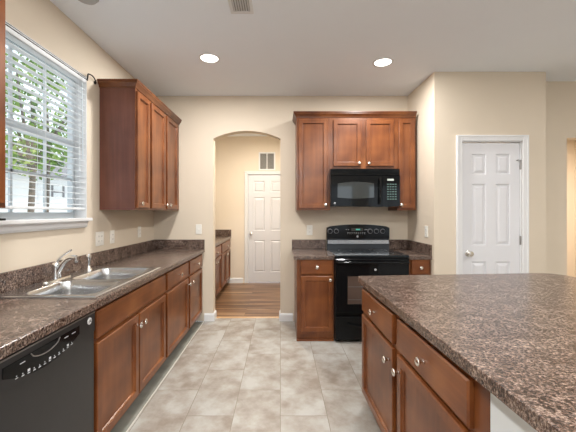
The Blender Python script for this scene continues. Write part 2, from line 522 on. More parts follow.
# baseboards
BP = [(0, 0), (0.016, 0), (0.016, 0.075), (0.010, 0.088), (0.004, 0.095), (0, 0.095)]
for nm, path in (('baseboard_left', [(-0.925, BY), (-0.818, BY), (-0.818, BY + 0.13)]),
                 ('baseboard_back', [(0.0, BY + 0.13), (0.0, BY), (0.152, BY)]),
                 ('baseboard_pantry_left', [(RX, OY + 0.02), (RX, OY), (1.776, OY)]),
                 ('baseboard_pantry_right', [(2.489, OY), (2.676, OY), (2.676, 3.49), (3.10, 3.49)]),
                 ('baseboard_hall', [(-0.985, 6.03), (-0.70, 6.03)])):
    bm = B_(); sweep(bm, BP, path); struct(nm, bm, M['white'])

# ------------------------------------------------------------------ doors with six panels
def six_panel(name, w, h, x, y, xs, zs, label_n):
    bm = B_()
    z0 = 0.012
    XS = list(xs); ZS = list(zs)
    front(bm, 0, w, z0, h, 0.035, 0, XS, ZS, {(1, 1), (3, 1), (1, 3), (3, 3), (1, 5), (3, 5)},
          [(0.009, 0.012), (0.018, 0.012), (0.040, 0.002)], e=0.002)
    o = struct(name, bm, M['door_white']); o.location = (x, y, 0)
    return o

def casing(bm, x0, x1, zt, y, w=0.055, t=0.018, x1v=True):
    prof = lambda a, b, c, d: box(bm, (a, y - t, c), (b, y, d), 0.004)
    prof(x0 - w, x0, 0, zt + w); prof(x1, x1 + w, 0, zt + w); prof(x0, x1, zt, zt + w)
    box(bm, (x0 - w - 0.003, y - t - 0.006, 0), (x0 - w + 0.014, y, zt + w + 0.003), 0.002)
    box(bm, (x1 + w - 0.014, y - t - 0.006, 0), (x1 + w + 0.003, y, zt + w + 0.003), 0.002)
    box(bm, (x0 - w + 0.014, y - t - 0.006, zt + w - 0.014), (x1 + w - 0.014, y, zt + w + 0.003), 0.002)
    # jambs
    box(bm, (x0 - 0.001, y, 0), (x0 + 0.010, y + 0.12, zt)); box(bm, (x1 - 0.010, y, 0), (x1 + 0.001, y + 0.12, zt))
    box(bm, (x0 + 0.010, y, zt - 0.008), (x1 - 0.010, y + 0.12, zt + 0.001))

bm = B_(); casing(bm, PX0, PX1, PZ, OY); struct('trim_3', bm, M['white'])
d1 = six_panel('door_1', 0.582, 2.025, PX0 + 0.012, OY + 0.012,
               (0.096, 0.242, 0.338, 0.484), (0.22, 0.825, 0.990, 1.612, 1.708, 1.915), 1)
bm = B_(); casing(bm, HX0, HX1, 2.03, 6.03); struct('trim_4', bm, M['white'])
d2 = six_panel('door_2', 0.716, 2.015, HX0 + 0.012, 6.045,
               (0.098, 0.303, 0.413, 0.618), (0.20, 0.80, 0.98, 1.60, 1.70, 1.91), 2)

def door_knob(parent, x, z):
    bm = B_(); m = Matrix.Translation((x, 0, z)) @ Matrix.Rotation(PI / 2, 4, 'X')
    lathe(bm, [(0, 0), (0.032, 0), (0.032, 0.006), (0.012, 0.012), (0.011, 0.030), (0.026, 0.040), (0.029, 0.052), (0.024, 0.062), (0, 0.066)], 24, m)
    return obj('door_knob', bm, M['nickel'], parent, smooth=True)
door_knob(d1, 0.058, 0.909); door_knob(d2, 0.05, 0.92)
for z in (0.22, 1.04, 1.80):
    bm = B_(); box(bm, (0.578, -0.013, z - 0.045), (0.592, -0.001, z + 0.045), 0.003)
    if z > 1.7: box(bm, (0.545, -0.017, z + 0.045), (0.590, -0.007, z + 0.052)); box(bm, (0.545, -0.03, z + 0.044), (0.551, -0.007, z + 0.053))
    obj('hinge', bm, M['hinge'], d1)

# hall return-air grille
g = thing('air_return_grille', 'white louvred air return grille on the hall wall above the door', 'vent', (-0.25, 6.03, 2.275))
bm = B_()
for a, b, c, d in ((-0.155, 0.155, -0.168, -0.145), (-0.155, 0.155, 0.145, 0.168), (-0.155, -0.128, -0.145, 0.145), (0.128, 0.155, -0.145, 0.145), (-0.008, 0.008, -0.145, 0.145)):
    box(bm, (a, -0.012, c), (b, 0, d), 0.002)
obj('frame', bm, M['white'], g)
bm = B_(); box(bm, (-0.128, -0.002, -0.145), (0.128, -0.0005, 0.145)); obj('backing', bm, M['gap'], g)
bm = B_()
for i in range(17):
    z = -0.135 + i * 0.0168
    for a, b in ((-0.126, -0.009), (0.009, 0.126)):
        prism(bm, [(-0.010, z - 0.004), (-0.009, z - 0.004), (-0.002, z + 0.006), (-0.003, z + 0.006)], 'x', a, b)
obj('louvres', bm, M['ring_light'], g)

# ------------------------------------------------------------------ window, blind, sill
bm = B_()
xw0, xw1 = -1.675, -1.635
jt = 0.03
box(bm, (xw0, WY0, WZ0), (xw1, WY0 + jt, WZ1)); box(bm, (xw0, WY1 - jt, WZ0), (xw1, WY1, WZ1))
box(bm, (xw0, WY0 + jt, WZ0), (xw1, WY1 - jt, WZ0 + 0.05)); box(bm, (xw0, WY0 + jt, WZ1 - 0.04), (xw1, WY1 - jt, WZ1))
box(bm, (xw0 + 0.005, WY0 + jt, 1.835), (xw1 + 0.01, WY1 - jt, 1.875))
for y in (1.972, 2.261):
    box(bm, (-1.658, y - 0.009, WZ0 + 0.05), (-1.645, y + 0.009, WZ1 - 0.04))
for z in (1.582, 2.12):
    box(bm, (-1.658, WY0 + jt, z - 0.009), (-1.645, WY1 - jt, z + 0.009))
win = struct('window_1', bm, M['vinyl'])
bm = B_(); box(bm, (-1.653, WY0 + jt, WZ0 + 0.05), (-1.650, WY1 - jt, WZ1 - 0.04)); obj('pane', bm, M['glass'], win)
# stool and apron
bm = B_(); box(bm, (-1.635, WY0 + 0.001, WZ0 - 0.0), (-1.54, WY1 - 0.001, WZ0 + 0.006)); box(bm, (LX, WY0 - 0.05, WZ0 - 0.018), (-1.485, WY1 - 0.006, WZ0 + 0.006), 0.005, 2)
struct('trim_5', bm, M['white'])
bm = B_(); prism(bm, [(LX, 1.207), (-1.528, 1.207), (-1.518, 1.222), (-1.516, 1.245), (-1.505, WZ0 - 0.018), (LX, WZ0 - 0.018)], 'y', WY0 - 0.03, WY1 - 0.025)
struct('trim_6', bm, M['white'])
# white lining of the window reveal
bm = B_()
box(bm, (-1.635, WY1 - 0.004, WZ0 + 0.006), (LX, WY1, WZ1)); box(bm, (-1.635, WY0, WZ0 + 0.006), (LX, WY0 + 0.004, WZ1)); box(bm, (-1.635, WY0 + 0.004, WZ1 - 0.004), (LX, WY1 - 0.004, WZ1))
struct('trim_7', bm, M['white'])

bl = thing('window_blind', 'white horizontal slat blind hanging lowered in the window above the sink', 'blind', (-1.572, (WY0 + WY1) / 2, 1.34))
hwid = (WY1 - WY0) / 2 - 0.012
bm = B_(); box(bm, (0.028, -hwid, 1.005), (0.034, hwid, 1.050), 0.003); obj('valance', bm, M['blind'], bl)
bm = B_(); box(bm, (-0.028, -hwid + 0.004, 1.005), (0.026, hwid - 0.004, 1.05)); obj('head_rail', bm, M['blind'], bl)
bm = B_()
ta = math.radians(6)
for i in range(22):
    z = 0.045 + i * 0.0435
    c, s = math.cos(ta) * 0.025, math.sin(ta) * 0.025
    t = 0.0013
    prism(bm, [(c, z - s - t), (0, z - t + 0.002), (-c, z + s - t), (-c, z + s + t), (0, z + t + 0.002), (c, z - s + t)], 'y', -hwid, hwid)
obj('slats', bm, M['blind'], bl)
bm = B_(); box(bm, (-0.025, -hwid, 0.004), (0.025, hwid, 0.022), 0.004); obj('bottom_rail', bm, M['blind'], bl)
for y in (-0.36, 0.02, 0.385):
    bm = B_()
    for x in (-0.026, 0.026): tube(bm, [(x, y, 0.02), (x, y, 1.01)], 0.0014, 6)
    obj('ladder_cord', bm, M['blind'], bl)
bm = B_(); tube(bm, [(0.034, 0.40, 1.0), (0.036, 0.405, 0.40)], 0.004, 8); obj('tilt_wand', bm, M['vinyl'], bl)
bm = B_(); tube(bm, [(0.03, 0.36, 1.0), (0.036, 0.362, 0.33)], 0.0015, 6)
lathe(bm, [(0, -0.03), (0.008, -0.028), (0.004, 0.0)], 10, Matrix.Translation((0.036, 0.362, 0.33))); obj('pull_cord', bm, M['blind'], bl)

bm = B_()
p = [(-1.500, 1.58, 2.352), (-1.500, 2.505, 2.352)]
tube(bm, p, 0.003, 8)
tube(bm, [(-1.50, 2.505, 2.349), (-1.50, 2.515, 2.40)] + bez((-1.50, 2.518, 2.404), (-1.505, 2.57, 2.425), (-1.518, 2.64, 2.43), (-1.530, 2.675, 2.40), 6), 0.0055, 8)
rod = obj('curtain_rod', bm, M['iron'], None, smooth=True)
tag(rod, 'thin black curtain rod with a bent end across the window top', 'curtain rod')
bm = B_(); lathe(bm, [(0, 0), (0.014, 0), (0.014, 0.006), (0.006, 0.012), (0, 0.012)], 12, Matrix.Translation((LX, 2.675, 2.40)) @ Matrix.Rotation(PI / 2, 4, 'Y'))
obj('wall_bracket', bm, M['iron'], rod, smooth=True)
bm = B_(); lathe(bm, [(0, 0), (0.014, 0), (0.014, 0.006), (0.006, 0.05), (0, 0.05)], 12, Matrix.Translation((LX, 1.58, 2.352)) @ Matrix.Rotation(PI / 2, 4, 'Y'))
obj('wall_bracket', bm, M['iron'], rod, smooth=True)

bm = B_(); box(bm, (-1.532, 1.60, WZ0 + 0.006), (-1.492, 1.755, WZ0 + 0.018), 0.003, 2)
o = obj('remote_control', bm, M['black_satin']); tag(o, 'small black remote lying on the left end of the window sill', 'remote')
bm = B_()
for i in range(6): box(bm, (-1.522, 1.62 + i * 0.02, WZ0 + 0.018), (-1.502, 1.63 + i * 0.02, WZ0 + 0.0192))
obj('buttons', bm, M['black_matte'], o)

# ------------------------------------------------------------------ outside
bm = B_(); box(bm, (-40, -20, -0.6), (-1.9, 40, -0.5)); struct('ground', bm, M['ground'])
def tree(x, y, h, crown, n, lean, label, trunks=1, cz=None):
    t = thing('leafy_tree', label, 'tree', (x, y, -0.5), 0, 'trees outside the window')
    bm = B_()
    for k in range(trunks):
        dx = lean * (1 if k == 0 else -0.6)
        tube(bm, bez((k * 0.03, k * 0.5, 0), (k * 0.03 + dx * 0.2, k * 0.5, h * 0.25), (k * 0.03 + dx, k * 0.6 + 0.2, h * 0.45), (k * 0.03 + dx * 0.8, k * 0.5 + 0.1, h * 0.72), 10), 0.085 - 0.01 * k, 9, 0.6)
    for a in range(5):
        an = a * 1.3
        tube(bm, bez((lean, 0.1, h * 0.45), (lean + 0.3 * math.cos(an), 0.3 * math.sin(an), h * 0.55), (lean + 0.9 * math.cos(an), 0.9 * math.sin(an), h * 0.62), (lean + 1.3 * math.cos(an), 1.3 * math.sin(an), h * 0.75), 5), 0.05, 6, 0.3)
    obj('trunk', bm, M['bark'], t, smooth=True)
    bm = B_()
    cl = [(random.uniform(-1, 1), random.uniform(-1, 1), random.uniform(-1, 1), random.uniform(0.35, 0.8)) for _ in range(26)]
    for i in range(n):
        q = random.choice(cl)
        while True:
            d = Vector((random.uniform(-1, 1), random.uniform(-1, 1), random.uniform(-1, 1)))
            if d.length < 1: break
        p = Vector((q[0] * crown * 0.75, q[1] * crown * 0.75, (cz or h * 0.7) + q[2] * crown * 0.62)) + d * q[3] * crown * 0.5
        s = random.uniform(0.04, 0.085)
        u = Vector((random.uniform(-1, 1), random.uniform(-1, 1), random.uniform(-1, 1))).normalized()
        w = u.orthogonal().normalized()
        v = [bm.verts.new(p + a) for a in (-u * s, w * s * 0.55, u * s, -w * s * 0.55)]
        bm.faces.new(v)
    obj('foliage', bm, M['leaf'], t)
tree(-6.22, 7.95, 6.4, 2.1, 5600, 0.05, 'nearer leafy tree with two grey trunks seen through the blind', 2, 4.5)
tree(-13.0, 9.6, 8.0, 2.9, 5600, 0.1, 'leafy tree behind the two trunks at the left edge of the window', 1, 5.9)
tree(-8.6, 14.0, 7.5, 2.5, 5600, -0.2, 'leafy tree seen through the right half of the window', 1, 5.2)

hs = thing('neighbour_house', 'white sided house standing beyond the trees outside the window', 'house', (-16, 17, -0.5), math.radians(52))
bm = B_(); box(bm, (-11, 0, 0), (9, 6, 4.0))
for i in range(26): box(bm, (-11, -0.012, i * 0.15), (9, 0.0, i * 0.15 + 0.012))
obj('wall', bm, M['siding'], hs)
bm = B_()
for x in (3.38, 3.98): box(bm, (x - 0.05, -0.06, 2.75), (x + 0.05, -0.012, 3.45))
box(bm, (3.43, -0.05, 3.02), (3.93, -0.012, 3.10))
obj('window_frame', bm, M['roofing'], hs)
bm = B_(); prism(bm, [(-0.5, 4.0), (6.5, 4.0), (3, 5.6)], 'x', -11.5, 9.5); obj('roof', bm, M['roofing'], hs)

# ------------------------------------------------------------------ cabinet parts
bmk = B_(); lathe(bmk, [(0, 0), (0.0075, 0), (0.0065, 0.004), (0.0055, 0.013), (0.0105, 0.019), (0.0155, 0.0225), (0.0155, 0.0255), (0.011, 0.029), (0, 0.031)], 20, Matrix.Rotation(PI / 2, 4, 'X') @ Matrix.Scale(1.18, 4))
KNOB = bpy.data.meshes.new('knob'); bmesh.ops.recalc_face_normals(bmk, faces=bmk.faces); bmk.to_mesh(KNOB); bmk.free()
KNOB.materials.append(M['nickel'])
for p_ in KNOB.polygons: p_.use_smooth = True
def knob(parent, x, y, z):
    o = bpy.data.objects.new('knob', KNOB); C.objects.link(o)
    o.parent = parent; o.location = (x, y, z)
    return o
DT = 0.021
def cab_door(parent, x0, x1, z0, z1, kx=None, kz=None, fr=0.044):
    bm = B_(); w = x1 - x0; h = z1 - z0
    front(bm, 0, w, 0, h, -0.001, -DT, (fr, w - fr), (fr, h - fr), {(1, 1)}, [(0.001, 0.007), (0.004, 0.008), (0.007, 0.014)], e=0.004)
    o = obj('door', bm, M['cherry'], parent, loc=(x0, 0, z0))
    if kx is not None: knob(o, kx - x0, -DT, kz - z0)
    return o
def cab_drawer(parent, x0, x1, z0, z1, k=True, name='drawer'):
    bm = B_(); w = x1 - x0; h = z1 - z0
    front(bm, 0, w, 0, h, -0.001, -DT, e=0.006)
    o = obj(name, bm, M['cherry_h'], parent, loc=(x0, 0, z0))
    if k: knob(o, w / 2, -DT, h / 2)
    return o
def base_body(parent, w, depth, toe=0.065, th=0.085, hollow=False, mat='cherry'):
    bm = B_()
    if hollow:
        prism(bm, [(0, th), (0, CB), (0.02, CB), (0.02, th + 0.02), (depth, th + 0.02), (depth, 0), (toe, 0), (toe, th)], 'x', 0.018, w - 0.018)
        for a, b in ((0, 0.018), (w - 0.018, w)):
            prism(bm, [(0, th), (0, CB), (depth, CB), (depth, 0), (toe, 0), (toe, th)], 'x', a, b)
    else:
        prism(bm, [(0, th), (0, CB), (depth, CB), (depth, 0), (toe, 0), (toe, th)], 'x', 0, w)
    return obj('body', bm, M[mat], parent)

FX = -0.963   # face of the left base run
DEP = 0.573
# left run: sink base (1.64..2.675), double base (2.675..3.925)
t = thing('sink_base_cabinet', 'cherry sink base cabinet with a plain false front and two doors under the sink', 'cabinet', (FX, 1.642, 0), PI / 2)
base_body(t, 1.030, DEP, hollow=True)
cab_drawer(t, 0.022, 1.012, 0.672, 0.815, False, 'false_front')
cab_door(t, 0.022, 0.507, 0.112, 0.648, 0.478, 0.583)
cab_door(t, 0.522, 1.012, 0.112, 0.648, 0.552, 0.583)
t = thing('drawer_base_cabinet', 'cherry base cabinet with two drawers and two doors at the far end near the arch', 'cabinet', (FX, 2.675, 0), PI / 2)
base_body(t, 1.250, DEP)
cab_drawer(t, 0.018, 0.640, 0.672, 0.815); cab_drawer(t, 0.690, 1.225, 0.672, 0.815)
cab_door(t, 0.018, 0.640, 0.112, 0.648, 0.610, 0.590)
cab_door(t, 0.690, 1.225, 0.112, 0.648, 0.722, 0.590)

# worktop left with sink cut-out
SX0, SX1, SY0, SY1 = -1.475, -0.985, 1.70, 2.54     # cut-out
def edge_prof(x_in, x_out, z0=CB, z1=CT, r=0.006, sgn=1):
    pts = [(x_in, z0), (x_out, z0)]
    for i in range(5):
        a = i / 4 * PI / 2
        pts.append((x_out - sgn * (r - r * math.cos(a)), z1 - r + r * math.sin(a)))
    pts.append((x_in, z1))
    return pts
wt = thing('worktop', 'long brown granite-look worktop holding the sink along the window wall', 'worktop', (0, 0, 0))
bm = B_()
prism(bm, edge_prof(SX1, -0.922), 'y', 0.2, BY)
box(bm, (LX + 0.0015, 0.2, CB), (SX0, BY, CT)); box(bm, (SX0, 0.2, CB), (SX1, SY0, CT)); box(bm, (SX0, SY1, CB), (SX1, BY, CT))
obj('counter', bm, M['laminate'], wt)
bm = B_(); box(bm, (LX + 0.0015, 0.2, CT), (LX + 0.02, BY - 0.02, 0.992), 0.003); obj('backsplash', bm, M['laminate'], wt)
bm = B_(); box(bm, (LX + 0.0015, BY - 0.02, CT), (-0.922, BY, 0.992), 0.003); obj('backsplash', bm, M['laminate'], wt)

# sink
def rrect(x0, x1, y0, y1, r, n=6):
    out = []
    for cx, cy, a0 in ((x1 - r, y1 - r, 0), (x0 + r, y1 - r, PI / 2), (x0 + r, y0 + r, PI), (x1 - r, y0 + r, 1.5 * PI)):
        for i in range(n + 1):
            a = a0 + PI / 2 * i / n
            out.append((cx + r * math.cos(a), cy + r * math.sin(a)))
    return out
sk = thing('kitchen_sink', 'double bowl stainless steel sink set into the worktop under the window', 'sink', (0, 0, CT))
bm = B_()
def bridge(a, b):
    n = len(a)
    for i in range(n): bm.faces.new((a[i], a[(i + 1) % n], b[(i + 1) % n], b[i]))
def loop(pts, z): return [bm.verts.new((x, y, z)) for x, y in pts]
ym = 2.085
RXa, RXb, RYa, RYb = -1.495, -0.962, 1.675, 2.565
for (ya, yb) in ((1.715, ym - 0.018), (ym + 0.018, 2.525)):
    cy0, cy1 = (RYa, ym) if ya < 2 else (ym, RYb)
    outer = loop(rrect(RXa, RXb, cy0, cy1, 0.002), 0.009)
    bx0, bx1 = -1.385, -1.000
    l1 = loop(rrect(bx0, bx1, ya, yb, 0.06), 0.0075)
    bridge(outer, l1)
    prev = l1
    for ins, z, r in ((0.004, 0.002, 0.058), (0.008, -0.05, 0.056), (0.014, -0.145, 0.052), (0.024, -0.165, 0.046), (0.050, -0.175, 0.035)):
        l = loop(rrect(bx0 + ins, bx1 - ins, ya + ins, yb - ins, r), z); bridge(prev, l); prev = l
    l = loop([((bx0 + bx1) / 2 + 0.04 * math.cos(a), (ya + yb) / 2 + 0.04 * math.sin(a)) for a in [PI / 4 + 0 * 2 + (k // 7) * PI / 2 + (k % 7) / 7 * PI / 2 - PI / 4 for k in range(28)]], -0.180)
    bridge(prev, l); bm.faces.new(l)
# outer rim rolled edge
sweep(bm, [(0, 0.0005), (0.007, 0.0005), (0.006, 0.006), (0, 0.0095)], [(RXa, RYa), (RXb, RYa), (RXb, RYb), (RXa, RYb), (RXa, RYa)])
obj('basin', bm, M['steel'], sk, smooth=True)
for yc in (1.891, 2.314):
    bm = B_(); lathe(bm, [(0.038, 0), (0.038, 0.003), (0.03, 0.001), (0.012, 0.0015), (0.01, 0.006), (0, 0.006)], 20, Matrix.Translation((-1.1925, yc, -0.179)))
    obj('drain', bm, M['chrome'], sk, smooth=True)

fa = thing('kitchen_faucet', 'chrome single lever faucet with a curved spout on the back ledge of the sink', 'faucet', (-1.458, 2.10, CT + 0.008))
bm = B_()
u = [(x, y) for x, y in rrect(-0.028, 0.028, -0.125, 0.125, 0.027)]
a = [bm.verts.new((x, y, 0)) for x, y in u]; b = [bm.verts.new((x * 0.95, y * 0.985, 0.008)) for x, y in u]
bm.faces.new(a); bm.faces.new(b)
for i in range(len(u)): bm.faces.new((a[i], a[(i + 1) % len(u)], b[(i + 1) % len(u)], b[i]))
obj('base_plate', bm, M['chrome'], fa, smooth=True)
bm = B_(); lathe(bm, [(0, 0.007), (0.027, 0.007), (0.026, 0.03), (0.024, 0.075), (0.027, 0.09), (0.022, 0.108), (0, 0.114)], 24)
obj('body', bm, M['chrome'], fa, smooth=True)
bm = B_(); tube(bm, bez((0.006, -0.002, 0.035), (0.06, -0.02, 0.115), (0.10, -0.04, 0.165), (0.165, -0.06, 0.150), 14), 0.0155, 14)
lathe(bm, [(0, -0.028), (0.012, -0.028), (0.0145, -0.02), (0.0145, 0.008), (0, 0.012)], 14, Matrix.Translation((0.165, -0.06, 0.148)))
obj('spout', bm, M['chrome'], fa, smooth=True)
bm = B_(); tube(bm, bez((0, 0, 0.105), (0.010, 0.00, 0.145), (0.05, 0.015, 0.170), (0.085, 0.02, 0.190), 10), 0.011, 10, 0.6)
obj('lever', bm, M['chrome'], fa, smooth=True)
sp = thing('side_sprayer', 'chrome side sprayer standing beside the faucet on the sink ledge', 'sprayer', (-1.45, 2.44, CT + 0.008))
bm = B_(); lathe(bm, [(0, 0), (0.024, 0), (0.022, 0.008), (0.014, 0.022), (0.013, 0.035), (0, 0.035)], 18); obj('holder', bm, M['chrome'], sp, smooth=True)
bm = B_(); lathe(bm, [(0, 0.03), (0.009, 0.03), (0.011, 0.07), (0.016, 0.09), (0.018, 0.108), (0.012, 0.122), (0, 0.124)], 18); obj('spray_head', bm, M['chrome'], sp, smooth=True)

# ------------------------------------------------------------------ dishwasher
dw = thing('dishwasher', 'black dishwasher with an arched control panel under the left worktop', 'dishwasher', (FX, 1.040, 0), PI / 2)
DWW = 0.596
bm = B_(); box(bm, (0.004, 0.0, 0.10), (DWW, DEP, CB - 0.004)); box(bm, (0.02, 0.06, 0.0), (DWW - 0.02, DEP, 0.10)); obj('cabinet', bm, M['black_matte'], dw)
bm = B_(); box(bm, (0.004, -0.018, 0.115), (DWW, -0.0005, CB - 0.008), 0.004, 2); obj('door', bm, M['dw'], dw)
# raised lip with an arched lower edge, glossy control panel in it
bm = B_()
n = 20
lo = [(0.006 + (DWW - 0.008) * i / n, 0.730 - 0.035 * (1 - (2 * i / n - 1) ** 2)) for i in range(n + 1)]
prism(bm, [(0.006, CB - 0.014)] + lo + [(DWW - 0.002, CB - 0.014)], 'y', -0.023, -0.0182)
obj('lip', bm, M['dw'], dw)
bm = B_(); box(bm, (0.006, -0.0245, CB - 0.022), (DWW - 0.002, -0.0231, CB - 0.015), 0.0005); obj('top_highlight', bm, M['hinge'], dw)  # lighter metal line modelled as a highlight along the lip's top edge
bm = B_()
lo = [(0.050 + 0.415 * i / n, 0.760 - 0.048 * (1 - (2 * i / n - 1) ** 2)) for i in range(n + 1)]
prism(bm, [(0.050, 0.797)] + lo + [(0.465, 0.797)], 'y', -0.026, -0.0232)
cp = obj('control_panel', bm, M['black'], dw)
bm = B_()
tube(bm, [(0.17 + 0.16 * i / 14, -0.027, 0.796 - 0.030 * math.sin(PI * i / 14) ** 0.5) for i in range(15)], 0.0022, 6)
obj('handle_recess', bm, M['hinge'], cp)
def mark(parent, x0, x1, y0, y1, z0, z1, name='button'):
    bm = B_(); box(bm, (x0, y0, z0), (x1, y1, z1)); return obj(name, bm, M['lettering'], parent)
for i in range(12):
    x = 0.10 + i * 0.0275
    z = 0.742 - 0.020 * (1 - ((x - 0.2575) / 0.2) ** 2)
    mark(cp, x, x + 0.012, -0.0268, -0.026, z, z + 0.003)
    if i % 4 == 2: mark(cp, x + 0.001, x + 0.012, -0.0268, -0.026, z + 0.007, z + 0.016)
    else: mark(cp, x + 0.003, x + 0.007, -0.0268, -0.026, z + 0.007, z + 0.011)
for x in (0.12, 0.36, 0.41): mark(cp, x, x + 0.024, -0.0268, -0.026, 0.778, 0.781)
bm = B_(); lathe(bm, [(0, 0), (0.017, 0), (0.0165, 0.002), (0.0145, 0.003), (0, 0.003)], 24, Matrix.Translation((0.548, -0.023, 0.790)) @ Matrix.Rotation(PI / 2, 4, 'X'))
bd = obj('badge', bm, M['white'], dw, smooth=True, label='round silver badge')
text_mesh('lettering', 'GE', 0.017, M['black'], bd, (0.548, -0.0264, 0.790), (PI / 2, 0, 0))

t = thing('end_base_cabinet', 'cherry base cabinet left of the dishwasher under the near end of the left worktop', 'cabinet', (FX, 0.42, 0), PI / 2)
base_body(t, 0.615, DEP)
cab_drawer(t, 0.02, 0.595, 0.672, 0.815); cab_door(t, 0.02, 0.595, 0.112, 0.648, 0.56, 0.59)

# ------------------------------------------------------------------ wall cabinets
def upper(name, label, loc, rz, w, z0, z1, depth, doors, side='cherry_side'):
    t = thing(name, label, 'cabinet', loc, rz)
    bm = B_()
    box(bm, (0, 0.0, 0), (w, depth, z1 - z0))
    obj('body', bm, M[side], t)
    for (a, b, c, d, kx, kz) in doors:
        cab_door(t, a, b, c - z0, d - z0, kx, kz - z0)
    # face frame over the body
    bm = B_(); box(bm, (0, -0.0008, 0), (w, 0.0, z1 - z0)); obj('face_frame', bm, M['cherry'], t)
    return t
UF = -1.237
upper('wall_cabinet', 'narrow single door cherry wall cabinet beside the window', (UF, 2.745, UZ0), PI / 2, 0.295, UZ0, UZ1, 0.302, [(0.012, 0.270, 1.362, 2.362, 0.045, 1.40)])
upper('wall_cabinet', 'double door cherry wall cabinet in the corner by the arched opening', (UF, 3.041, UZ0), PI / 2, 0.885, UZ0, UZ1, 0.302,
      [(0.020, 0.385, 1.362, 2.362, 0.357, 1.40), (0.435, 0.800, 1.362, 2.362, 0.463, 1.40)])
upper('wall_cabinet', 'cherry wall cabinet cut off by the left edge of the photo', (UF, 0.845, UZ0), PI / 2, 0.605, UZ0, UZ1, 0.302,
      [(0.020, 0.295, 1.362, 2.362, 0.27, 1.40), (0.31, 0.585, 1.362, 2.362, 0.335, 1.40)])
CP = [(0, 2.384), (0.007, 2.384), (0.009, 2.394), (0.020, 2.410), (0.030, 2.422), (0.030, 2.430), (0.036, 2.434), (0.036, 2.446), (0, 2.446)]
bm = B_(); sweep(bm, CP, [(LX, 2.7445), (UF - 0.0, 2.7445), (UF, BY)])
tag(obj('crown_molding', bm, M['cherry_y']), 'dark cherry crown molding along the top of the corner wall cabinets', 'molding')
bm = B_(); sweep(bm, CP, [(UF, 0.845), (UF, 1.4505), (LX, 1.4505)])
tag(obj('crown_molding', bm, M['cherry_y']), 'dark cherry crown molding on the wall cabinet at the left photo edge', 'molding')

RF = 3.615; RD = 0.313
upper('wall_cabinet', 'tall single door cherry wall cabinet left of the microwave', (0.182, RF, UZ0), 0, 0.374, UZ0, UZ1, RD, [(0.022, 0.345, 1.368, 2.362, 0.318, 1.405)], 'cherry')
upper('wall_cabinet', 'short double door cherry wall cabinet above the microwave', (0.557, RF, 1.806), 0, 0.752, 1.806, UZ1, RD,
      [(0.035, 0.345, 1.838, 2.355, 0.318, 1.868), (0.400, 0.710, 1.838, 2.355, 0.427, 1.868)], 'cherry')
upper('wall_cabinet', 'narrow single door cherry wall cabinet right of the microwave', (1.310, RF, UZ0), 0, 0.205, UZ0, UZ1, RD, [(0.012, 0.188, 1.368, 2.362, 0.032, 1.405)], 'cherry')
bm = B_(); sweep(bm, CP, [(0.1815, BY), (0.1815, RF - 0.001), (1.516, RF - 0.001)])
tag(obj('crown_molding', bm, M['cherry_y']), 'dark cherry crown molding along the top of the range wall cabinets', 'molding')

# ------------------------------------------------------------------ range wall base units
BF = 3.32
t = thing('base_cabinet', 'cherry base cabinet with one drawer and one door left of the range', 'cabinet', (0.170, BF, 0), 0)
base_body(t, 0.380, BY - BF, toe=0.02, th=0.07)
cab_drawer(t, 0.040, 0.368, 0.688, 0.838); cab_door(t, 0.040, 0.368, 0.098, 0.668, 0.338, 0.635)
bm = B_(); box(bm, (-0.004, -0.012, 0), (0.380, 0.019, 0.018), 0.004); obj('shoe_trim', bm, M['cherry_h'], t)
t = thing('base_cabinet', 'narrow cherry base cabinet right of the range', 'cabinet', (1.322, BF, 0), 0)
base_body(t, 0.224, BY - BF, toe=0.02, th=0.07)
cab_drawer(t, 0.018, 0.202, 0.688, 0.838, False); cab_door(t, 0.018, 0.202, 0.098, 0.668, 0.045, 0.635)
k = [c for c in t.children if c.name.startswith('drawer')][0]; knob(k, 0.092, -DT, 0.07)

def range_top(x0, x1, label):
    t = thing('worktop', label, 'worktop', (0, 0, 0))
    bm = B_()
    prism(bm, [(y, z) for y, z in edge_prof(BY, BF - 0.028, sgn=-1)], 'x', x0, x1)
    obj('counter', bm, M['laminate'], t)
    return t
t = range_top(0.138, 0.551, 'short brown granite-look worktop left of the range')
bm = B_(); box(bm, (0.140, BY - 0.02, CT), (0.550, BY, 0.992), 0.003); obj('backsplash', bm, M['laminate'], t)
t = range_top(1.318, RX, 'small brown granite-look worktop in the corner right of the range')
bm = B_(); box(bm, (1.318, BY - 0.02, CT), (RX - 0.02, BY, 0.992), 0.003); obj('backsplash', bm, M['laminate'], t)
bm = B_(); box(bm, (RX - 0.02, BF - 0.025, CT), (RX, BY, 0.992), 0.003); obj('backsplash', bm, M['laminate'], t)

